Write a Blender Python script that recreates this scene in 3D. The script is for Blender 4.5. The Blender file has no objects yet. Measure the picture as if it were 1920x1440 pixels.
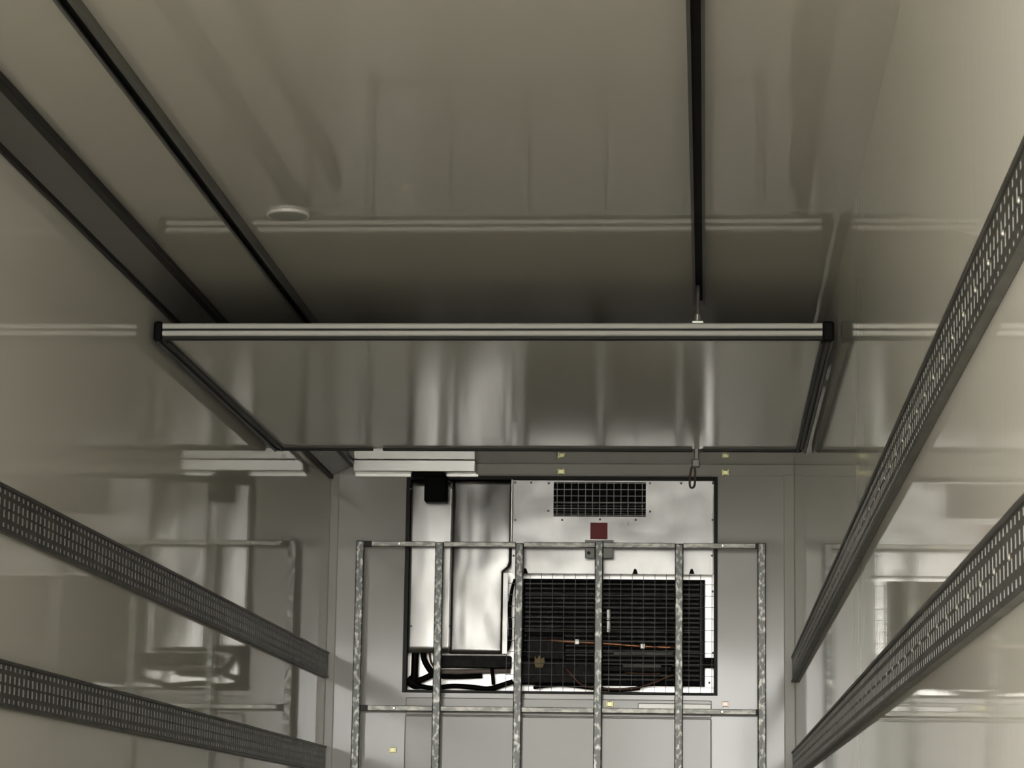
import bpy, bmesh, math, random
from mathutils import Vector, Matrix
random.seed(7)
S = bpy.context.scene
COL = S.collection

# ------------------------------------------------------------------ camera
F = 4800.0                                   # focal length in pixels of the 1920 wide frame
CAM = Vector((1.9991, -13.4456, 0.6054))
YAW, PIT, ROL = 0.0771, 0.178, 0.0152
_f = Vector((-math.sin(YAW)*math.cos(PIT), math.cos(YAW)*math.cos(PIT), math.sin(PIT)))
_r0 = Vector((math.cos(YAW), math.sin(YAW), 0))
_u0 = _r0.cross(_f)
RGT = math.cos(ROL)*_r0 + math.sin(ROL)*_u0
UPV = -math.sin(ROL)*_r0 + math.cos(ROL)*_u0
cd = bpy.data.cameras.new('camera')
cam = bpy.data.objects.new('camera', cd)
COL.objects.link(cam)
cam.matrix_world = Matrix(((RGT.x, UPV.x, -_f.x, CAM.x), (RGT.y, UPV.y, -_f.y, CAM.y), (RGT.z, UPV.z, -_f.z, CAM.z), (0, 0, 0, 1)))
cd.sensor_width = 36.0
cd.lens = F/1920*36.0
cd.clip_start = 0.05
cd.clip_end = 500
S.camera = cam

# ------------------------------------------------------------------ world, light, exposure
wd = bpy.data.worlds.new('overcast')
S.world = wd
wd.use_nodes = True
bg = wd.node_tree.nodes['Background']
bg.inputs[0].default_value = (1.0, 0.985, 0.945, 1)
bg.inputs[1].default_value = 1.0
S.view_settings.view_transform = 'Standard'
S.view_settings.look = 'None'
S.view_settings.exposure = 3.6
S.view_settings.gamma = 1.0
S.view_settings.use_curve_mapping = False
W, H, REAR = 2.46, 2.60, -13.75
pl = bpy.data.lights.new('door_portal', 'AREA')     # guides sampling through the open rear doorway
pl.shape = 'RECTANGLE'; pl.size = W; pl.size_y = H
pl.cycles.is_portal = True
po = bpy.data.objects.new('door_portal', pl)
COL.objects.link(po)
po.location = (W/2, REAR, H/2)
po.rotation_euler = (math.radians(90), 0, math.radians(0))
try:
    c = S.cycles
    c.max_bounces = 16; c.diffuse_bounces = 10; c.glossy_bounces = 8; c.transmission_bounces = 2
    c.sample_clamp_indirect = 4.0
    c.use_denoising = True
except Exception:
    pass


# ------------------------------------------------------------------ helpers
def ray(px, py):
    return _f + RGT*((px-960)/F) + UPV*((720-py)/F)


def P(px, py, Y=0.0):
    """photograph pixel -> (x, z) on the vertical plane y = Y"""
    d = ray(px, py)
    t = (Y-CAM.y)/d.y
    p = CAM + d*t
    return p.x, p.z


def at_z(px, py, z):
    d = ray(px, py)
    p = CAM + d*((z-CAM.z)/d.z)
    return p.x, p.y


def R(px0, py0, px1, py1, Y=0.0):
    mx, my = (px0+px1)/2, (py0+py1)/2
    return P(px0, my, Y)[0], P(px1, my, Y)[0], P(mx, py1, Y)[1], P(mx, py0, Y)[1]   # x0 x1 z0 z1


ORG = {}


def link(o, parent=None):
    COL.objects.link(o)
    if parent is not None:
        o.parent = parent
    return o


def org_of(p):
    return ORG.get(p.name, Vector((0, 0, 0))) if p is not None else Vector((0, 0, 0))


def obj(name, bm, mat, parent=None, smooth=False, kind=None, label=None, cat=None, group=None, origin=None):
    """one mesh object; bm is in world coordinates"""
    o_par = org_of(parent)
    if origin is None and parent is None:
        lo = Vector([min(v.co[i] for v in bm.verts) for i in range(3)])
        hi = Vector([max(v.co[i] for v in bm.verts) for i in range(3)])
        origin = Vector(((lo.x+hi.x)/2, (lo.y+hi.y)/2, lo.z))
    og = Vector(origin) if origin is not None else o_par
    bmesh.ops.translate(bm, verts=bm.verts, vec=-og)
    bmesh.ops.recalc_face_normals(bm, faces=bm.faces)
    me = bpy.data.meshes.new(name)
    bm.to_mesh(me)
    bm.free()
    if smooth:
        for p in me.polygons:
            p.use_smooth = True
    me.materials.append(mat)
    o = bpy.data.objects.new(name, me)
    link(o, parent)
    o.location = og-o_par
    ORG[o.name] = og
    tag(o, label, cat, group, kind)
    return o


def tag(o, label=None, cat=None, group=None, kind=None):
    if label: o['label'] = label
    if cat: o['category'] = cat
    if group: o['group'] = group
    if kind: o['kind'] = kind


def thing(name, loc, label, cat, group=None):
    o = bpy.data.objects.new(name, None)
    o.empty_display_size = 0.1
    link(o)
    o.location = loc
    ORG[o.name] = Vector(loc)
    tag(o, label, cat, group)
    return o


def share(src, name, loc, parent, label=None):
    """another instance of a piece: same mesh data, its origin at world loc"""
    o = src.copy()
    o.name = name
    COL.objects.link(o)
    o.parent = parent
    o.location = Vector(loc)-org_of(parent)
    ORG[o.name] = Vector(loc)
    if 'label' in o: del o['label']
    if label: o['label'] = label
    return o


def nb():
    return bmesh.new()


def box(bm, x0, x1, y0, y1, z0, z1, bev=0.0, seg=1):
    t = bmesh.new()
    bmesh.ops.create_cube(t, size=1)
    for v in t.verts:
        v.co = Vector(((x0+x1)/2+v.co.x*(x1-x0), (y0+y1)/2+v.co.y*(y1-y0), (z0+z1)/2+v.co.z*(z1-z0)))
    if bev > 0:
        bmesh.ops.bevel(t, geom=list(t.edges), offset=bev, segments=seg, affect='EDGES', profile=0.5)
    merge(bm, t)
    return bm


def merge(bm, t):
    m = {}
    for v in t.verts:
        m[v] = bm.verts.new(v.co)
    for f in t.faces:
        try:
            bm.faces.new([m[v] for v in f.verts])
        except ValueError:
            pass
    t.free()


def extrude_y(bm, prof, y0, y1):
    """closed (x, z) profile swept along y"""
    a = [bm.verts.new((x, y0, z)) for x, z in prof]
    b = [bm.verts.new((x, y1, z)) for x, z in prof]
    n = len(prof)
    for i in range(n):
        bm.faces.new((a[i], a[(i+1) % n], b[(i+1) % n], b[i]))
    bm.faces.new(a)
    bm.faces.new(b[::-1])


def extrude_x(bm, prof, x0, x1):
    """closed (y, z) profile swept along x"""
    a = [bm.verts.new((x0, y, z)) for y, z in prof]
    b = [bm.verts.new((x1, y, z)) for y, z in prof]
    n = len(prof)
    for i in range(n):
        bm.faces.new((a[i], a[(i+1) % n], b[(i+1) % n], b[i]))
    bm.faces.new(a)
    bm.faces.new(b[::-1])


def tube(bm, pts, r, n=8, sub=4):
    """round tube through points, smoothed with Catmull-Rom"""
    pts = [Vector(p) for p in pts]
    rs = r if isinstance(r, (list, tuple)) else [r]*len(pts)
    if len(pts) > 2 and sub > 1:
        q, qr = [], []
        for i in range(len(pts)-1):
            p0, p1, p2, p3 = pts[max(i-1, 0)], pts[i], pts[i+1], pts[min(i+2, len(pts)-1)]
            for k in range(sub):
                t = k/sub
                q.append(0.5*((2*p1)+(p2-p0)*t+(2*p0-5*p1+4*p2-p3)*t*t+(3*p1-p0-3*p2+p3)*t**3))
                qr.append(rs[i]*(1-t)+rs[i+1]*t)
        q.append(pts[-1]); qr.append(rs[-1])
        pts, rs = q, qr
    rings = []
    up = Vector((0.13, 0.31, 0.94)).normalized()
    for i, p in enumerate(pts):
        d = (pts[min(i+1, len(pts)-1)]-pts[max(i-1, 0)]).normalized()
        a = d.cross(up)
        if a.length < 1e-3: a = d.cross(Vector((1, 0, 0)))
        a.normalize()
        b = d.cross(a)
        rings.append([bm.verts.new(p+(a*math.cos(2*math.pi*k/n)+b*math.sin(2*math.pi*k/n))*rs[i]) for k in range(n)])
    for i in range(len(rings)-1):
        for k in range(n):
            bm.faces.new((rings[i][k], rings[i][(k+1) % n], rings[i+1][(k+1) % n], rings[i+1][k]))
    bm.faces.new(rings[0][::-1])
    bm.faces.new(rings[-1])


def cyl(bm, c, r, axis, h, n=16, r2=None):
    c = Vector(c); ax = Vector(axis).normalized()
    a = ax.orthogonal().normalized(); b = ax.cross(a)
    r2 = r if r2 is None else r2
    A = [bm.verts.new(c+(a*math.cos(2*math.pi*k/n)+b*math.sin(2*math.pi*k/n))*r) for k in range(n)]
    B = [bm.verts.new(c+ax*h+(a*math.cos(2*math.pi*k/n)+b*math.sin(2*math.pi*k/n))*r2) for k in range(n)]
    for k in range(n):
        bm.faces.new((A[k], A[(k+1) % n], B[(k+1) % n], B[k]))
    bm.faces.new(A[::-1]); bm.faces.new(B)


# ------------------------------------------------------------------ materials
def mat(name, col, rough=0.5, metal=0.0, ior=1.5, var=None, bump=None, coat=0.0):
    """var = (scale xyz, second colour, lo, hi, detail); bump = list of (scale xyz, height in m, detail)"""
    m = bpy.data.materials.new(name)
    m.use_nodes = True
    nt = m.node_tree
    b = nt.nodes['Principled BSDF']
    b.inputs['Base Color'].default_value = (*col, 1)
    b.inputs['Roughness'].default_value = rough
    b.inputs['Metallic'].default_value = metal
    b.inputs['IOR'].default_value = ior
    b.inputs['Coat Weight'].default_value = coat
    geo = None
    if var or bump:
        geo = nt.nodes.new('ShaderNodeNewGeometry')
    if var:
        mp = nt.nodes.new('ShaderNodeMapping'); mp.inputs['Scale'].default_value = var[0]
        no = nt.nodes.new('ShaderNodeTexNoise'); no.inputs['Scale'].default_value = 1; no.inputs['Detail'].default_value = var[4]
        rp = nt.nodes.new('ShaderNodeValToRGB')
        rp.color_ramp.elements[0].position = var[2]; rp.color_ramp.elements[0].color = (*col, 1)
        rp.color_ramp.elements[1].position = var[3]; rp.color_ramp.elements[1].color = (*var[1], 1)
        nt.links.new(geo.outputs['Position'], mp.inputs[0]); nt.links.new(mp.outputs[0], no.inputs['Vector'])
        nt.links.new(no.outputs['Fac'], rp.inputs[0]); nt.links.new(rp.outputs[0], b.inputs['Base Color'])
    prev = None
    for sc, hgt, det in (bump or []):
        mp = nt.nodes.new('ShaderNodeMapping'); mp.inputs['Scale'].default_value = sc
        no = nt.nodes.new('ShaderNodeTexNoise'); no.inputs['Scale'].default_value = 1; no.inputs['Detail'].default_value = det
        bp = nt.nodes.new('ShaderNodeBump'); bp.inputs['Distance'].default_value = hgt; bp.inputs['Strength'].default_value = 1
        nt.links.new(geo.outputs['Position'], mp.inputs[0]); nt.links.new(mp.outputs[0], no.inputs['Vector'])
        nt.links.new(no.outputs['Fac'], bp.inputs['Height'])
        if prev: nt.links.new(prev.outputs[0], bp.inputs['Normal'])
        prev = bp
    if prev: nt.links.new(prev.outputs[0], b.inputs['Normal'])
    return m


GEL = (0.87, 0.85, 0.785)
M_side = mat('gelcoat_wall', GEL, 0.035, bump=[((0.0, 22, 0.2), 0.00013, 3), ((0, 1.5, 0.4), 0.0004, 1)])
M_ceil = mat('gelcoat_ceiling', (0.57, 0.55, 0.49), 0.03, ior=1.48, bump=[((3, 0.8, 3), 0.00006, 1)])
M_front = mat('gelcoat_front', (0.88, 0.87, 0.83), 0.09, ior=1.55, bump=[((3, 3, 1.0), 0.0014, 2)])
M_cover = mat('gelcoat_cover', (0.70, 0.685, 0.635), 0.12, bump=[((3, 3, 0.8), 0.0012, 1)])
M_trim = mat('trim_white', (0.86, 0.85, 0.80), 0.25)
M_floor = mat('floor_grey', (0.66, 0.65, 0.62), 0.35, var=((6, 2, 6), (0.56, 0.55, 0.52), 0.4, 0.6, 4))
M_yard = mat('yard_concrete', (0.46, 0.445, 0.41), 0.9, var=((0.6, 0.6, 0.6), (0.33, 0.32, 0.29), 0.4, 0.6, 5))
M_blocker = mat('sky_blocker', (0.82, 0.81, 0.78), 0.8)  # for the wall added outside the doorway
M_panel = mat('bulkhead_gelcoat', (0.76, 0.745, 0.69), 0.12, ior=1.42, bump=[((1.5, 0.6, 1), 0.0003, 1)])
M_alu = mat('aluminium', (0.78, 0.77, 0.73), 0.32, 1.0)
M_alu_matt = mat('matt_aluminium', (0.86, 0.855, 0.82), 0.45, 0.0)
M_sheet = mat('aluminium_sheet', (0.50, 0.497, 0.49), 0.33, 1.0,
              var=((6, 6, 2.0), (0.42, 0.412, 0.40), 0.4, 0.65, 4), bump=[((6, 6, 2.4), 0.008, 1)])
M_bulge = mat('aluminium_sheet_bulged', (0.38, 0.377, 0.375), 0.29, 1.0,
              var=((6, 6, 2.0), (0.32, 0.316, 0.31), 0.4, 0.65, 4), bump=[((8, 8, 2.6), 0.012, 1)])
M_sheet_flat = mat('aluminium_sheet_flat', (0.37, 0.368, 0.366), 0.28, 1.0,
                   var=((5, 5, 3), (0.31, 0.306, 0.30), 0.4, 0.65, 4), bump=[((3.5, 3.5, 4), 0.006, 1)])
M_back = mat('bright_liner', (0.95, 0.94, 0.92), 0.30, 0.8)
M_rail = mat('dark_zinc_rail', (0.16, 0.155, 0.145), 0.42, 0.75, var=((2, 9, 9), (0.11, 0.106, 0.10), 0.35, 0.65, 4))
M_galv = mat('galvanised_steel', (0.14, 0.147, 0.14), 0.36, 0.62, var=((60, 60, 34), (0.55, 0.55, 0.51), 0.50, 0.68, 3))
M_galv2 = mat('dull_galvanised', (0.30, 0.302, 0.285), 0.42, 0.75, var=((22, 50, 50), (0.55, 0.54, 0.49), 0.42, 0.62, 3))
M_rub = mat('black_rubber', (0.012, 0.012, 0.012), 0.5)
M_rubg = mat('grey_rubber', (0.055, 0.056, 0.055), 0.45)
M_blk = mat('black_plastic', (0.003, 0.003, 0.003), 0.6, ior=1.3)
M_dark = mat('sooty_metal', (0.007, 0.007, 0.0065), 0.6, 0.0, var=((24, 24, 24), (0.03, 0.027, 0.024), 0.45, 0.7, 4))
M_slat = mat('coil_slat', (0.22, 0.218, 0.21), 0.5, 0.2, var=((9, 9, 8), (0.10, 0.098, 0.094), 0.4, 0.65, 3))
M_copper = mat('copper_pipe', (0.50, 0.235, 0.13), 0.38, 0.85, var=((40, 40, 40), (0.20, 0.11, 0.07), 0.45, 0.7, 3))
M_rust = mat('rusty_pipe', (0.20, 0.10, 0.07), 0.5, 0.3)
M_pink = mat('pale_pipe', (0.50, 0.41, 0.37), 0.5)
M_red = mat('red_sticker', (0.42, 0.04, 0.045), 0.45)
M_yel = mat('yellow_clip', (0.95, 0.90, 0.50), 0.35, 0.5)
M_pale = mat('pale_clip', (0.95, 0.80, 0.72), 0.35, 0.5)
M_tag = mat('brass_tag', (0.46, 0.34, 0.13), 0.5)
M_white = mat('white_enamel', (0.90, 0.895, 0.86), 0.3)
M_white2 = mat('shaded_lens', (0.34, 0.335, 0.31), 0.4)  # grey colour stands in for shade on the white lens underside
M_track = mat('dark_track', (0.14, 0.14, 0.137), 0.4, 0.4)
M_duct = mat('dark_duct', (0.16, 0.157, 0.14), 0.3)
M_strap = mat('brown_strap', (0.16, 0.12, 0.10), 0.8)
M_chrome = mat('polished_white_metal', (0.93, 0.93, 0.90), 0.32, 0.7)
M_satin = mat('satin_white_metal', (0.84, 0.835, 0.81), 0.42, 0.6)
M_plate = mat('grey_plate', (0.34, 0.35, 0.325), 0.42, 0.3)
M_rim = mat('white_rim', (0.93, 0.925, 0.90), 0.62, 0.45)
M_screw = mat('screw_steel', (0.13, 0.125, 0.12), 0.45, 0.6)
M_wire = mat('mesh_wire', (0.085, 0.083, 0.08), 0.45, 0.6)
M_wire2 = mat('grille_wire', (0.24, 0.237, 0.23), 0.4, 0.7)
M_cut = mat('lit_cut_edge', (0.33, 0.325, 0.305), 0.4, 0.4)  # cut edges, lightened to stand in for daylight on the slot walls

# ------------------------------------------------------------------ setting
UX0, UX1, UZ0, UZ1 = R(760, 897, 1344, 1300)        # opening of the unit in the front wall
T = 0.08


def plane_grid(bm, corners):
    bm.faces.new([bm.verts.new(c) for c in corners])


bm = nb(); box(bm, -T, 0, REAR, 0.0, 0, H); obj('wall_left', bm, M_side, kind='structure')
bm = nb(); box(bm, W, W+T, REAR, 0.0, 0, H); obj('wall_right', bm, M_side, kind='structure')
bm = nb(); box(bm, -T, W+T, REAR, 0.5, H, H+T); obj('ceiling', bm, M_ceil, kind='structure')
bm = nb(); box(bm, -T, W+T, REAR, 0.5, -T, 0); obj('floor', bm, M_floor, kind='structure')
bm = nb()
box(bm, -T, UX0, 0, T, 0, H); box(bm, UX1, W+T, 0, T, 0, H)
box(bm, UX0, UX1, 0, T, 0, UZ0); box(bm, UX0, UX1, 0, T, UZ1, H)
obj('wall_front', bm, M_front, kind='structure')
bm = nb(); plane_grid(bm, [(-120, -140, -1.25), (120, -140, -1.25), (120, 20, -1.25), (-120, 20, -1.25)])
obj('ground', bm, M_yard, kind='structure')
bm = nb(); box(bm, -40, 0.8, REAR-28, REAR-27.5, -1.25, 7.5); obj('added_wall', bm, M_blocker, kind='structure')  # added wall, never in view: blocks part of the sky and shapes reflections
# corner strips of the front wall
z_trim = P(1100, 892)[1]
bm = nb(); box(bm, 0, W, -0.010, 0, z_trim, H, 0.003); obj('trim_1', bm, M_trim, kind='structure')
bm = nb(); box(bm, W-0.056, W, -0.014, 0, 0, z_trim+0.01, 0.004); obj('trim_2', bm, M_trim, kind='structure')
bm = nb(); box(bm, 0, 0.046, -0.014, 0, 0, z_trim+0.01, 0.004); obj('trim_3', bm, M_trim, kind='structure')

# raised cover below the refrigeration unit
x0, x1, z0, z1 = R(757, 1345, 1334, 1700)
t = thing('duct_cover', ((x0+x1)/2, -0.02, 0.05), 'pale grey raised air duct cover on the front wall under the refrigeration unit', 'cover')
bm = nb(); box(bm, x0, x1, -0.045, -0.001, 0.05, z1, 0.006, 2); obj('cover_sheet', bm, M_cover, t)
bm = nb(); box(bm, x0, x1, -0.020, -0.001, z1+0.004, UZ0-0.03, 0.004); obj('sill', bm, M_cover, t)
bm = nb()
xa, xb, za, zb = R(1196, 1319, 1334, 1331, -0.05)
box(bm, xa, xb, -0.052, -0.018, za, zb, 0.004); obj('ledge_highlight', bm, M_satin, t)  # bright strip made in place of a highlight on the sill

# ------------------------------------------------------------------ cargo rails
ROWS = [(0.09, 0.19), (0.29, 0.46), (0.52, 0.69), (0.80, 0.90)]


def rail(xw, sgn, z0, z1, label, group='perforated cargo rails along the walls'):
    """xw wall plane, sgn direction into the room"""
    dep, pitch, sw = 0.016, 0.05, 0.017
    hgt = z1-z0
    ya, yb = REAR+0.05, -0.05
    zs = [z1]
    for a, b in ROWS: zs += [z1-a*hgt, z1-b*hgt]
    zs.append(z0)
    root = thing('cargo_rail', (xw, (ya+yb)/2, z0), label, 'rail', group)
    bm = nb()
    xf, xb_ = xw+sgn*dep, xw+sgn*0.001
    n = int((yb-ya)/pitch)
    ys = []
    for i in range(n):
        c = ya+(i+0.5)*pitch
        ys += [c-sw/2, c+sw/2]
    ys = [ya]+ys+[yb]
    g = [[bm.verts.new((xf, y, z)) for z in zs] for y in ys]
    for i in range(len(ys)-1):
        hole = (i % 2 == 1)
        for k in range(len(zs)-1):
            v = (g[i][k], g[i+1][k], g[i+1][k+1], g[i][k+1])
            if hole and k % 2 == 1:
                w = [bm.verts.new((xb_, q.co.y, q.co.z)) for q in v]
                for j in range(4):
                    bm.faces.new((v[j], v[(j+1) % 4], w[(j+1) % 4], w[j])).material_index = 1
            else:
                bm.faces.new(v)
    me_top = [(xw, ya, z1), (xw, yb, z1)]
    a0, a1 = bm.verts.new(me_top[0]), bm.verts.new(me_top[1])
    bm.faces.new([g[i][0] for i in range(len(ys))]+[a1, a0])
    b0, b1 = bm.verts.new((xw, ya, z0)), bm.verts.new((xw, yb, z0))
    bm.faces.new([g[i][-1] for i in range(len(ys))][::-1]+[b0, b1])
    bm.faces.new([g[0][k] for k in range(len(zs))]+[b0, a0])
    bm.faces.new([g[-1][k] for k in range(len(zs))][::-1]+[a1, b1])
    obj('perforated_strip', bm, M_rail, root).data.materials.append(M_cut)
    for zc in (z1-0.003, z0+0.003):
        bm = nb()
        xs = sorted((xw, xw+sgn*(dep+0.006)))
        box(bm, xs[0], xs[1], ya, yb, zc-0.005, zc+0.005, 0.002)
        obj('edge_lip', bm, M_rail, root)
    if sgn > 0:
        return root
    bm = nb()                                           # row of fixing screws along the middle
    for i in range(0, n, 4):
        y = ya+(i+1)*pitch
        cyl(bm, (xf-sgn*0.001, y, z1-0.49*hgt), 0.0065, (sgn, 0, 0), 0.004, 8, 0.004)
    obj('rail_screws', bm, M_alu, root, kind='stuff', label='bright fixing screws along the middle of the rail')
    return root


RZ = [(1.4554, 1.5862), (0.9663, 1.0965), (0.4770, 0.6070)]
rail(0, 1, *RZ[0], 'dark perforated cargo rail on the left wall, upper of the two seen there')
rail(0, 1, *RZ[1], 'dark perforated cargo rail on the left wall, lower of the two seen there')
rail(W, -1, *RZ[0], 'dark slotted cargo rail on the right wall, topmost of three, running up steeply')
rail(W, -1, *RZ[1], 'dark slotted cargo rail on the right wall, middle one of three')
rail(W, -1, *RZ[2], 'dark slotted cargo rail low on the right wall, only its near end in view')

# ------------------------------------------------------------------ ceiling tracks, duct, dome light


def track(x, yb, label):
    root = thing('ceiling_track', (x, (REAR+yb)/2, H-0.035), label, 'track', 'dark ceiling tracks')
    w, h, tck = 0.0225, 0.034, 0.004
    lip = 0.010
    zb, zt = H-h, H-0.0005
    prof = [(x-w, zt), (x-w, zb), (x-w+lip, zb), (x-w+lip, zb+tck), (x-w+tck, zb+tck), (x-w+tck, zt-tck),
            (x+w-tck, zt-tck), (x+w-tck, zb+tck), (x+w-lip, zb+tck), (x+w-lip, zb), (x+w, zb), (x+w, zt)]
    bm = nb(); extrude_y(bm, prof, REAR+0.05, yb); obj('channel', bm, M_track, root)
    bm = nb(); box(bm, x-w+tck+0.001, x+w-tck-0.001, REAR+0.06, yb-0.01, zb+0.014, zt-tck-0.001); obj('slot_liner', bm, M_blk, root, label='black inside of the track slot')
    return root


track(0.4677, -1.9, 'dark slotted ceiling track nearer the left wall')
track(1.9714, -4.22, 'dark slotted ceiling track on the right, ending above the raised panel')

root = thing('corner_duct', (0, -6.8, H-0.07), 'long dark grey cable duct in the corner of left wall and ceiling', 'duct')
prof = [(0.001, H-0.001), (0.001, H-0.072), (0.012, H-0.072), (0.127, H-0.016), (0.127, H-0.001)]
bm = nb(); extrude_y(bm, prof, REAR+0.05, -0.03); obj('duct_cover', bm, M_duct, root)
bm = nb(); box(bm, 0.001, 0.016, REAR+0.05, -0.03, H-0.090, H-0.064, 0.003); obj('duct_edge', bm, M_rub, root, label='black lower edge strip')
bm = nb(); box(bm, 0.106, 0.138, REAR+0.05, -0.03, H-0.026, H-0.001, 0.003); obj('duct_edge', bm, M_rub, root, label='black upper edge strip')

lx, ly = at_z(540, 400, H)
root = thing('ceiling_disc', (lx, ly, H-0.016), 'small round white dome light on the ceiling between the two tracks', 'ceiling light')
bm = nb(); cyl(bm, (lx, ly, H-0.010), 0.069, (0, 0, 1), 0.0095, 48); obj('rim', bm, M_rim, root)
bm = nb()
prev = None
N = 48
for k in range(7):
    a = k/6*math.pi/2
    rr, zz = 0.064*math.cos(a), H-0.010-0.006*math.sin(a)
    if k < 6:
        ring = [bm.verts.new((lx+rr*math.cos(2*math.pi*j/N), ly+rr*math.sin(2*math.pi*j/N), zz)) for j in range(N)]
        if prev:
            for j in range(N): bm.faces.new((prev[j], prev[(j+1) % N], ring[(j+1) % N], ring[j]))
        prev = ring
    else:
        c = bm.verts.new((lx, ly, zz))
        for j in range(N): bm.faces.new((prev[j], prev[(j+1) % N], c))
obj('lens', bm, M_white2, root, smooth=True)

# ------------------------------------------------------------------ raised bulkhead panel
ZP = 2.3806
fl = at_z(291, 632, ZP); fr = at_z(1568, 634, ZP)
bl = at_z(512, 840, ZP); br = at_z(1519, 843, ZP)
PX0, PX1 = max(0.012, (fl[0]+bl[0])/2), min(W-0.012, (fr[0]+br[0])/2)
PY0, PY1 = (fl[1]+fr[1])/2, (bl[1]+br[1])/2
ZT = ZP+0.054
root = thing('bulkhead_panel', ((PX0+PX1)/2, (PY0+PY1)/2, ZP), 'large pale partition panel raised flat under the ceiling on its tracks', 'panel')
bm = nb(); box(bm, PX0+0.03, PX1-0.03, PY0+0.025, PY1-0.01, ZP, ZT, 0.002); obj('board', bm, M_panel, root)
bm = nb()                                                # two-ridged aluminium rail on the front edge
zb = ZP+0.006
prof = [(PY0+0.026, zb), (PY0+0.004, zb)]
rid = 0.019
for k in range(2):
    z_ = zb+0.001+k*(rid+0.006)
    prof += [(PY0+0.001, z_), (PY0-0.0045, z_+0.003), (PY0-0.005, z_+rid/2), (PY0-0.0045, z_+rid-0.003), (PY0+0.001, z_+rid)]
    if k == 0: prof.append((PY0+0.012, z_+rid+0.0005)); prof.append((PY0+0.012, z_+rid+0.0055))
prof += [(PY0+0.004, ZT-0.001), (PY0+0.026, ZT-0.001)]
extrude_x(bm, prof, PX0+0.028, PX1-0.042); obj('front_rail', bm, M_alu_matt, root, label='aluminium front rail with two ridges')
bm = nb(); box(bm, PX0+0.03, PX1-0.044, PY0-0.0015, PY0+0.010, zb+0.001+rid+0.0004, zb+0.001+rid+0.0058); obj('groove_shade', bm, M_rub, root, label='black strip standing in for the shade between the two ridges')  # black filler carries the shade of the groove in its colour
bm = nb(); box(bm, PX0+0.02, PX1-0.03, PY0+0.002, PY0+0.022, ZP-0.008, ZP+0.006, 0.003); obj('front_seal', bm, M_rub, root)
for xa, xb in ((PX0-0.004, PX0+0.028), (PX1-0.042, PX1)):
    bm = nb(); box(bm, xa, xb, PY0-0.008, PY0+0.04, ZP-0.012, ZT+0.006, 0.010, 3); obj('end_cap', bm, M_blk, root, smooth=False, label='black rubber corner cap')
for s, xa in ((1, PX0), (-1, PX1)):                    # double-lipped side gaskets
    w = 0.046
    prof = [(0, 0.030), (0, -0.012), (0.006, -0.019), (0.013, -0.012), (0.016, -0.004), (0.030, -0.004), (0.033, -0.012), (0.039, -0.016), (0.046, -0.008), (0.046, 0.001), (0.030, 0.001), (0.030, 0.030)]
    bm = nb(); extrude_y(bm, [(xa+s*u, ZP+v) for u, v in prof], PY0+0.02, PY1+0.005)
    obj('side_gasket', bm, M_rubg, root)
    bm = nb(); box(bm, *sorted((xa+s*0.033, xa+s*0.047)), PY0+0.02, PY1, ZP-0.017, ZP-0.001, 0.004); obj('gasket_lip', bm, M_rub, root, label='black inner lip of the side gasket')
gaps = [(512, 700), (718, 1298), (1318, 1510)]
for a, b in gaps:
    xa, xb = P(a, 841, PY1)[0], P(b, 842, PY1)[0]
    bm = nb(); box(bm, max(xa, PX0+0.01), min(xb, PX1-0.02), PY1-0.012, PY1+0.006, ZP-0.013, ZP+0.004, 0.003); obj('rear_gasket', bm, M_rub, root)
# trolley between the right track and the panel
tx = at_z(1308, 596, ZT)[0]
bm = nb(); cyl(bm, (tx, PY0+0.05, ZT+0.01), 0.007, (0, 0, 1), H-0.02-ZT-0.01, 10); tr = obj('trolley', bm, M_track, root)
bm = nb(); cyl(bm, (tx, PY0+0.05, ZT+0.013), 0.0125, (0, 0, 1), 0.026, 14); obj('knob', bm, M_galv2, tr, label='grey knob')
bm = nb(); box(bm, tx-0.021, tx+0.021, PY0+0.01, PY0+0.07, ZT-0.001, ZT+0.010, 0.003); obj('clip', bm, M_chrome, tr, label='white mounting clip')
# pull strap on the rear edge
sx = P(1306, 860, PY1)[0]
bm = nb(); box(bm, sx-0.011, sx+0.011, PY1-0.01, PY1+0.012, ZP-0.065, ZP+0.004, 0.004)
box(bm, sx-0.022, sx+0.016, PY1-0.016, PY1+0.012, ZP-0.085, ZP-0.045, 0.006)
st = obj('strap_clamp', bm, M_plate, root, label='grey clamp of the pull strap')
bm = nb()
cx_ = sx-0.017
loop = [(cx_+0.010, PY1, ZP-0.08), (cx_+0.011, PY1, ZP-0.12), (cx_+0.008, PY1, ZP-0.165), (cx_-0.004, PY1, ZP-0.176), (cx_-0.013, PY1, ZP-0.165), (cx_-0.012, PY1, ZP-0.12), (cx_-0.004, PY1, ZP-0.08)]
tube(bm, loop, 0.005, 8, 5); obj('strap_loop', bm, M_strap, st, smooth=True, label='brown hanging strap loop')

# ------------------------------------------------------------------ refrigeration unit
ux = (UX0+UX1)/2
unit = thing('refrigeration_unit', (ux, 0.1, UZ0), 'built-in refrigeration unit with aluminium covers, black coil and wire guard in front wall', 'refrigeration unit')
dp = 0.115
bm = nb()
for a in ((UX0-0.004, UX0+0.019, UZ0-0.004, UZ1+0.010), (UX1-0.016, UX1+0.004, UZ0-0.004, UZ1+0.010),
          (UX0+0.019, UX1-0.016, UZ1-0.012, UZ1+0.010), (UX0+0.019, UX1-0.016, UZ0-0.004, UZ0+0.010)):
    box(bm, a[0], a[1], -0.017, -0.0005, a[2], a[3], 0.002)
    box(bm, max(a[0], UX0+0.001), min(a[1], UX1-0.001), -0.001, 0.03, max(a[2], UZ0+0.001), min(a[3], UZ1-0.001))
obj('rubber_frame', bm, M_rub, unit)
bm = nb()                                                # box liner behind everything
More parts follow.
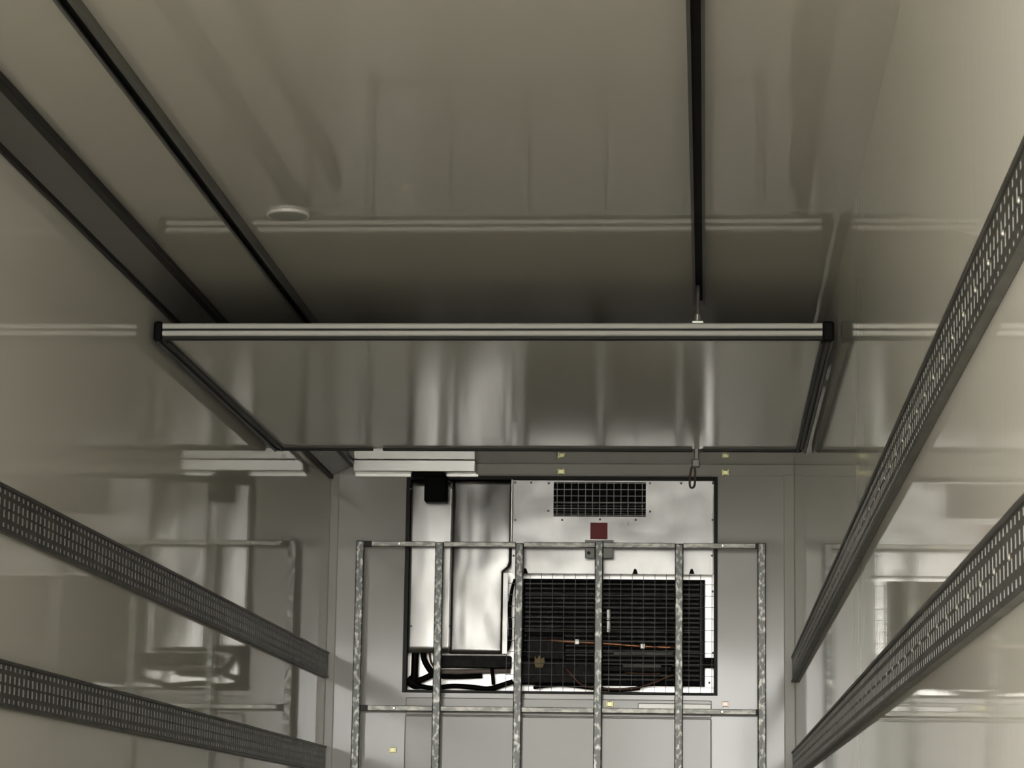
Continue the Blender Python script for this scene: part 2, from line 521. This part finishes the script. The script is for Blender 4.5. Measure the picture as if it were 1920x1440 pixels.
box(bm, UX0+0.002, UX1-0.002, dp, dp+0.01, UZ0, UZ1); box(bm, UX0+0.002, UX1-0.002, 0.03, dp, UZ0, UZ0+0.006)
box(bm, UX0+0.001, UX0+0.008, 0.03, dp, UZ0, UZ1); box(bm, UX1-0.008, UX1-0.001, 0.03, dp, UZ0, UZ1)
obj('liner', bm, M_back, unit, label='bright white liner of the recess')


def sheet(bm, fx0, fx1, z0, z1, fy, nx=14, nz=26, thick=0.004):
    g = []
    for j in range(nz+1):
        z = z0+(z1-z0)*j/nz
        g.append([])
        for i in range(nx+1):
            u = i/nx
            x = fx0(z)+(fx1(z)-fx0(z))*u
            g[-1].append(bm.verts.new((x, fy(u, j/nz), z)))
    for j in range(nz):
        for i in range(nx):
            bm.faces.new((g[j][i], g[j][i+1], g[j+1][i+1], g[j+1][i]))
    # returned edges
    back = lambda v: bm.verts.new((v.co.x, 0.022, v.co.z))
    per = [g[0][i] for i in range(nx+1)]+[g[j][nx] for j in range(1, nz+1)]+[g[nz][i] for i in range(nx-1, -1, -1)]+[g[j][0] for j in range(nz-1, 0, -1)]
    bk = [back(v) for v in per]
    n = len(per)
    for i in range(n):
        bm.faces.new((per[i], per[(i+1) % n], bk[(i+1) % n], bk[i]))


# left cover: a flat flange strip and a bulged sheet
xA, xB, zA, zB = R(766, 900, 849, 1224)
zA, zB = min(zA, zB), max(zA, zB)
bm = nb()
sheet(bm, lambda z: xA, lambda z: xB, zA, zB, lambda u, v: -0.012-0.005*math.sin(math.pi*min(u/0.8, 1))+0.05*max(v-0.65, 0)**2-0.002*math.sin(2.2*math.pi*v)*u, 12, 24)
obj('side_cover', bm, M_sheet, unit, smooth=True, label='bright brushed aluminium side cover')
xC = P(847, 1060)[0]; xD = P(960, 980)[0]; xE = P(943, 1150)[0]
zK = P(950, 1070)[1]
zC = P(900, 1226)[1]
bm = nb()


def fright(z):
    t_ = min(max((z-zK)/0.03, 0), 1)
    t_ = t_*t_*(3-2*t_)
    return xE+(xD-xE)*t_


sheet(bm, lambda z: xC, fright, zC, zB, lambda u, v: -0.016-0.010*math.sin(math.pi*u)**0.8*(0.6+0.4*math.cos(5.2*(v-0.45)))-0.004*math.sin(7*v+3*u)+0.075*max(v-0.62, 0)**2, 22, 36)
obj('bulged_cover', bm, M_bulge, unit, smooth=True, label='bulging aluminium cover sheet')
# right top panel with an opening for the air grille
xL, xR, zL, zU = R(960, 902, 1336, 1076)
zL, zU = min(zL, zU), max(zL, zU)
zL = P(1150, 1076)[1]; zU = P(1150, 901)[1]
gx0, gx1, gz0, gz1 = R(1038, 904, 1211, 969)
bm = nb()
xs = [xL+0.002, gx0, gx1, xR]; zs = [zL, gz0, gz1, zU]
yv = -0.004
for i in range(3):
    for k in range(3):
        if i == 1 and k == 1: continue
        nn = 4
        for a in range(nn):
            for b in range(nn):
                xa, xb = xs[i]+(xs[i+1]-xs[i])*a/nn, xs[i]+(xs[i+1]-xs[i])*(a+1)/nn
                za, zb_ = zs[k]+(zs[k+1]-zs[k])*b/nn, zs[k]+(zs[k+1]-zs[k])*(b+1)/nn
                bm.faces.new([bm.verts.new(c) for c in ((xa, yv, za), (xb, yv, za), (xb, yv, zb_), (xa, yv, zb_))])
bmesh.ops.remove_doubles(bm, verts=bm.verts, dist=1e-5)
ret = bmesh.ops.extrude_face_region(bm, geom=list(bm.faces))
bmesh.ops.translate(bm, verts=[v for v in ret['geom'] if isinstance(v, bmesh.types.BMVert)], vec=(0, 0.012, 0))
top_panel = obj('top_panel', bm, M_sheet_flat, unit, label='flat aluminium panel around the air grille')
# thin bright strip standing in for the highlight where the two covers meet
bm = nb(); xe = P(960.5, 960)[0]; ze0 = P(960, 1020)[1]
box(bm, xe-0.006, xe+0.004, -0.034, 0.0, ze0, zU, 0.003, 2); obj('cover_edge_highlight', bm, M_chrome, unit, label='bright strip standing in for the highlight between the two covers')
# air grille
bm = nb()
box(bm, gx0-0.004, gx1+0.004, 0.098, 0.104, gz0-0.004, gz1+0.004)
for xa, xb, za, zb_ in ((gx0-0.004, gx0, gz0, gz1), (gx1, gx1+0.004, gz0, gz1), (gx0, gx1, gz0-0.004, gz0), (gx0, gx1, gz1, gz1+0.004)):
    box(bm, xa, xb, 0.008, 0.098, za, zb_)
gr = obj('air_grille', bm, M_blk, unit, label='black air grille opening with wire mesh')
bm = nb()
for i in range(13):
    x = gx0+(gx1-gx0)*(i+0.5)/13
    box(bm, x-0.0016, x+0.0016, -0.002, 0.001, gz0, gz1)
for k in range(6):
    z = gz0+(gz1-gz0)*(k+0.25)/5.4
    box(bm, gx0, gx1, 0.001, 0.004, z-0.0016, z+0.0016)
obj('grille_wires', bm, M_wire2, gr, kind='stuff')
bm = nb()
for k in range(6):
    z = gz0+0.008+k*0.0135
    box(bm, gx0, gx1, 0.045, 0.06, z, z+0.004)
obj('grille_fins', bm, M_slat, gr, kind='stuff')
# screws
scr = None
SCREWS = [(770, 917), (847, 914), (848, 1000), (846, 1086), (844, 1174), (764, 1174), (966, 905), (996, 905), (1029, 906), (1219, 906), (1277, 906), (1337, 906),
          (1028, 958), (1219, 959), (1336, 975), (966, 975), (1054, 975), (1125, 974), (1192, 975), (1335, 1042), (963, 1042), (1336, 1109), (1337, 1224), (1330, 1280)]
for px, py in SCREWS:
    yy = -0.015 if px < 860 else -0.006
    if px == 764: px = 771
    x, z = P(px, py, yy)
    if scr is None:
        bm = nb(); cyl(bm, (x, yy-0.004, z), 0.0062, (0, 1, 0), 0.012, 8)
        scr = obj('screw', bm, M_screw, unit, origin=(x, yy, z))
    else:
        share(scr, 'screw', (x, yy, z), unit)
# red sticker
x0, x1, z0, z1 = R(1107, 980, 1139, 1011, -0.006)
bm = nb(); box(bm, x0, x1, -0.0055, -0.003, z0, z1); obj('sticker', bm, M_red, unit, label='square red sticker')
# coil
cx0, cx1, cz0, cz1 = R(966, 1086, 1322, 1285, 0.05)
bm = nb(); box(bm, cx0, cx1, 0.10, 0.112, cz0, cz1)
box(bm, cx0, cx1, 0.05, 0.10, cz1-0.012, cz1); box(bm, cx0, cx0+0.045, 0.05, 0.10, cz0, cz1-0.012)
coil = obj('coil', bm, M_blk, unit, label='black finned coil')
bm = nb(); box(bm, cx1-0.022, cx1-0.012, 0.046, 0.10, cz0, cz1-0.012, 0.002); box(bm, cx1-0.008, cx1, 0.05, 0.10, cz0, cz1-0.012, 0.002); obj('coil_header', bm, M_rubg, coil)
sl = None
ns = 22
for k in range(ns):
    zc = cz1-0.026-k*0.0250
    xm = (cx0+0.05+cx1-0.03)/2
    if zc < cz0+0.01: break
    if sl is None:
        wd_ = (cx1-0.03)-(cx0+0.05)
        bm = nb()
        extrude_x(bm, [(0.058, zc-0.005), (0.060, zc+0.005), (0.099, zc+0.011), (0.099, zc+0.004)], xm-wd_/2, xm+wd_/2)
        sl = obj('slat', bm, M_slat, coil, origin=(xm, 0.08, zc))
    else:
        share(sl, 'slat', (xm, 0.08, zc), coil)
# wire guard
gx0_, gx1_, gz0_, gz1_ = R(948, 1074, 1340, 1297, 0.0)
bm = nb()
x = gx0_+0.006
while x < gx1_:
    zt = P(1150, 1300)[1]
    box(bm, x-0.0014, x+0.0014, -0.003, 0.0, UZ0+0.004, gz1_); x += 0.0598
z = gz1_
while z > UZ0+0.01:
    box(bm, gx0_, gx1_, 0.0, 0.003, z-0.0014, z+0.0014); z -= 0.0598
obj('wire_guard', bm, M_wire, unit, kind='stuff', label='thin wire guard over the coil')
x0, x1, z0, z1 = R(941, 1074, 952, 1226, -0.01)
bm = nb(); box(bm, x0, x1, -0.012, -0.006, z0, z1, 0.001); obj('guard_edge', bm, M_sheet_flat, unit, label='pale folded edge of the guard')
cl = None
for px, py in ((985, 1071), (1191, 1072), (1297, 1072)):
    x, z = P(px, py, -0.006)
    if cl is None:
        bm = nb()
        a = [bm.verts.new((x+u, -0.018, z+v)) for u, v in ((-0.014, -0.012), (0.014, -0.012), (0.005, 0.014), (-0.005, 0.014))]
        b = [bm.verts.new((x+u, -0.003, z+v)) for u, v in ((-0.014, -0.012), (0.014, -0.012), (0.005, 0.014), (-0.005, 0.014))]
        bm.faces.new(a); bm.faces.new(b[::-1])
        for i in range(4): bm.faces.new((a[i], a[(i+1) % 4], b[(i+1) % 4], b[i]))
        cl = obj('clip', bm, M_blk, unit, origin=(x, -0.006, z))
    else:
        share(cl, 'clip', (x, -0.006, z), unit)


def px_tube(name, pts, r, m, Y, label=None, par=None):
    bm = nb()
    tube(bm, [(P(a, b, Y if len(c) == 0 else c[0])[0], (Y if len(c) == 0 else c[0]), P(a, b, Y if len(c) == 0 else c[0])[1]) for a, b, *c in pts], r, 10, 4)
    return obj(name, bm, m, par or unit, smooth=True, label=label)


def px_box(name, a, b, c, d, y0, y1, m, bev=0.003, label=None, par=None):
    x0, x1, z0, z1 = R(a, b, c, d, y0)
    bm = nb(); box(bm, x0, x1, y0, y1, min(z0, z1), max(z0, z1), bev)
    return obj(name, bm, m, par or unit, label=label)


# machinery in front of the lower coil
px_box('compressor_block', 968, 1236, 1120, 1284, 0.03, 0.07, M_dark, 0.012, label='sooty machinery in front of the coil')
px_box('compressor_block', 1122, 1246, 1262, 1262, 0.035, 0.07, M_dark, 0.01)
px_box('machine_cover', 985, 1190, 1060, 1238, 0.035, 0.07, M_dark, 0.01)
px_box('machine_bracket', 1150, 1222, 1262, 1229, 0.03, 0.036, M_slat, 0.002)
px_box('machine_bracket', 1168, 1245, 1240, 1252, 0.028, 0.036, M_slat, 0.002)
px_tube('copper_pipe', [(1026, 1200), (1082, 1204), (1140, 1207), (1205, 1212), (1266, 1214)], 0.0095, M_copper, 0.018, 'sloping copper pipe')
for a, b in ((1082, 1204), (1205, 1212)):
    px_box('pipe_clip', a-5, b-6, a+5, b+5, 0.004, 0.03, M_satin, 0.004, label='white pipe clip')
px_tube('copper_pipe', [(1060, 1252), (1078, 1272), (1095, 1286), (1140, 1292), (1188, 1291), (1225, 1280), (1264, 1264)], 0.0075, M_rust, 0.012, 'sagging brown pipe at the bottom')
px_tube('copper_pipe', [(1172, 1261), (1215, 1264), (1240, 1263)], 0.005, M_rust, 0.02)
px_tube('hose', [(1000, 1289), (1050, 1284), (1110, 1290), (1160, 1294), (1200, 1290)], 0.010, M_blk, 0.03, 'black hose along the recess floor')
# brass tag
bm = nb()
pts = [(1003, 1230), (1007, 1236), (1011, 1228), (1015, 1235), (1020, 1232), (1021, 1241), (1017, 1252), (1004, 1251), (1002, 1242)]
a = [bm.verts.new((P(u, v, 0.012)[0], 0.012, P(u, v, 0.012)[1])) for u, v in pts]
b = [bm.verts.new((v.co.x, 0.03, v.co.z)) for v in a]
bm.faces.new(a); bm.faces.new(b[::-1])
for i in range(len(a)): bm.faces.new((a[i], a[(i+1) % len(a)], b[(i+1) % len(a)], b[i]))
obj('brass_tag', bm, M_tag, unit, label='crumpled yellow tag')
# upright white latch
px_box('latch', 1137, 1142, 1145, 1163, 0.02, 0.05, M_satin, 0.004, label='white upright latch on the coil')
px_box('latch', 1137, 1163, 1145, 1186, 0.015, 0.05, M_satin, 0.004, label='white upright latch on the coil')
px_box('strap_block', 1320, 1233, 1342, 1251, 0.01, 0.10, M_blk, 0.003, label='black block at the right edge')
# lower left: hoses, bar, pale pipe
px_box('bracket_bar', 822, 1229, 958, 1252, 0.02, 0.08, M_dark, 0.004, label='dark bar under the bulged cover')
px_tube('hose', [(779, 1216), (778, 1238), (777, 1262), (776, 1280)], [0.019, 0.019, 0.019, 0.026], M_blk, 0.05, 'thick black hose')
px_tube('hose', [(794, 1216), (795, 1236), (806, 1256), (812, 1262), (800, 1270), (780, 1278)], 0.016, M_blk, 0.045, 'bent black hose')
px_tube('hose', [(764, 1274), (772, 1279), (778, 1284), (790, 1287), (815, 1290), (850, 1286), (890, 1289), (915, 1292), (940, 1285), (962, 1278)], [0.024, 0.028, 0.024, 0.013, 0.012, 0.013, 0.014, 0.015, 0.014, 0.014], M_blk, 0.05, 'long black hose along the floor of the recess')
px_tube('hose', [(826, 1268), (860, 1269), (904, 1267)], 0.013, M_blk, 0.06)
px_tube('hose', [(922, 1250), (924, 1268), (925, 1284)], 0.010, M_blk, 0.04)
px_tube('hose', [(805, 1220), (808, 1240), (816, 1252)], 0.006, M_rust, 0.03, 'thin brown hose')
px_tube('pale_pipe', [(818, 1260), (880, 1259), (957, 1258)], 0.013, M_pink, 0.07, 'pale pipe')
px_tube('cable', [(966, 1086), (960, 1105), (956, 1140), (957, 1180), (955, 1210), (944, 1226)], 0.009, M_blk, 0.01, 'black cable beside the guard')
px_tube('cable', [(954, 1128), (950, 1150), (951, 1190), (953, 1215)], 0.006, M_blk, 0.02)

# ------------------------------------------------------------------ batten, sensor
YB = -0.13
x0, x1, z0, z1 = R(662, 863, 891, 884, YB)
z_bat = z0
root = thing('batten_light', ((x0+x1)/2, YB/2, z0), 'white batten light on the ceiling edge above the left cover', 'light')
bm = nb(); box(bm, x0, x1, YB, -0.022, z0, H-0.0005, 0.004, 2); obj('housing', bm, M_chrome, root)
for n_, a_, b_ in ((4, 665, 771), (5, 836, 897)):      # white strip on the wall just under the batten, broken by the sensor
    a0, a1, b0, b1 = R(a_, 888, b_, 894, -0.03)
    bm = nb(); box(bm, a0, a1, -0.03, -0.0105, b0, b1, 0.002); obj('trim_%d' % n_, bm, M_chrome, kind='structure')
x0, x1, z0, z1 = R(795, 897, 838, 941, -0.13)
root = thing('sensor', ((x0+x1)/2, -0.09, z0), 'black rounded box hanging under the white batten light', 'sensor')
bm = nb(); box(bm, x0, x1, -0.13, -0.05, z0, z1+0.02, 0.014, 3); obj('housing', bm, M_blk, root)
a0, a1, b0, b1 = R(772, 885, 834, 897, -0.11)
bm = nb(); box(bm, a0, a1, -0.12, -0.03, b0+0.006, z_bat-0.0005, 0.005); obj('bracket', bm, M_blk, root)
kx, kz = P(842, 903, -0.09)
bm = nb(); cyl(bm, (kx-0.006, -0.09, kz), 0.014, (1, 0, 0), 0.012, 16); obj('knob', bm, M_rub, root)

# ------------------------------------------------------------------ clips
for px, py, m, lab in ((1052, 884, M_yel, 'small pale yellow square clip on the top trim above the air grille'),
                       (1360, 886, M_yel, 'small pale yellow square clip on the top trim right of the refrigeration unit'),
                       (1143, 1320, M_yel, 'small yellow square clip just under the refrigeration unit beside the middle upright'),
                       (1360, 1320, M_pale, 'small pinkish square clip at the lower right of the refrigeration unit'),
                       (736, 1406, M_yel, 'small yellow square clip low on the front wall between the first two uprights')):
    yb = -0.010 if py < 900 else (-0.020 if px == 1143 else 0.0)
    x, z = P(px, py, yb-0.012)
    root = thing('clip', (x, yb, z-0.016), lab, 'clip', 'square clips on the front wall')
    bm = nb(); box(bm, x-0.017, x+0.017, yb-0.008, yb+0.0005, z-0.013, z+0.013, 0.003); obj('plate', bm, m, root)
    for s in (-1, 1):
        bm = nb(); box(bm, x+s*0.015-0.004, x+s*0.015+0.004, yb-0.012, yb-0.001, z-0.017, z+0.017, 0.002)
        obj('ear', bm, m, root)

# ------------------------------------------------------------------ galvanised guard frame
YF = -0.10
ups = [676, 824.5, 974.5, 1123.5, 1273.5, 1428]
tops = [1014, 1017, 1019, 1014, 1020, 1019]
bx = [P(a, 1030, YF)[0] for a in ups]
z_t = P(1050, 1022, YF)[1]; z_m = P(1050, 1331.5, YF)[1]
z_b = 0.50
fr_ = thing('guard_frame', ((bx[0]+bx[-1])/2, YF, 0.45), 'mottled galvanised steel guard frame of six uprights before the refrigeration unit', 'frame')
hw, hd = 0.0215, 0.02
for i, x in enumerate(bx):
    zt = P(ups[i], tops[i], YF)[1]
    bm = nb()
    box(bm, x-hw, x+hw, YF-hd, YF+hd, 0.45, zt, 0.005, 2)
    obj('upright', bm, M_galv, fr_)
    bm = nb(); box(bm, x-0.014, x+0.014, YF+hd-0.001, -0.0465 if 0 < i < 5 else -0.001, 0.62, 0.66, 0.003); obj('standoff', bm, M_galv2, fr_)
for z in (z_t, z_m, z_b):
    for k in range(5):                                   # one length of bar between neighbouring uprights
        bm = nb()
        box(bm, bx[k]+hw-0.001, bx[k+1]-hw+0.001, YF-0.013, YF+0.013, z-0.0135, z+0.0135, 0.003)
        obj('crossbar', bm, M_galv2, fr_)
        if k in (0, 4):
            xx = bx[k]+hw+0.02 if k == 0 else bx[k+1]-hw-0.006
            bm = nb(); box(bm, xx-(0.02 if k == 0 else 0.006), xx+(0.02 if k == 0 else 0.004), YF-0.0145, YF+0.0145, z-0.0145, z+0.0145, 0.002); obj('joint', bm, M_rubg, fr_, label='dark joint at the bar end')
bol = None
for px, py in ((749, 1019), (1355, 1023.5), (739, 1328), (1354, 1336)):
    x, _ = P(px, py, YF-0.013)
    z = z_t if py < 1100 else z_m
    if bol is None:
        bm = nb(); cyl(bm, (x, YF-0.0125, z), 0.0095, (0, -1, 0), 0.008, 12, 0.006); bol = obj('bolt', bm, M_chrome, fr_, origin=(x, YF-0.013, z), label='bright bolt head')
    else:
        share(bol, 'bolt', (x, YF-0.013, z), fr_, 'bright bolt head')
# clamp plates at the middle upright
for s, a, b in ((0, 1097, 1115), (1, 1131, 1150)):
    x0, x1, z0, z1 = R(a, 1013, b, 1047, YF+0.02)
    bm = nb(); box(bm, x0, x1, YF+0.014, YF+0.022, z0, z1, 0.002); pt = obj('clamp_plate', bm, M_plate, fr_)
    if s == 0:
        bm = nb(); cyl(bm, ((x0+x1)/2-0.005, YF+0.0145, z0+0.028), 0.009, (0, -1, 0), 0.004, 12); obj('bolt', bm, M_rub, pt)
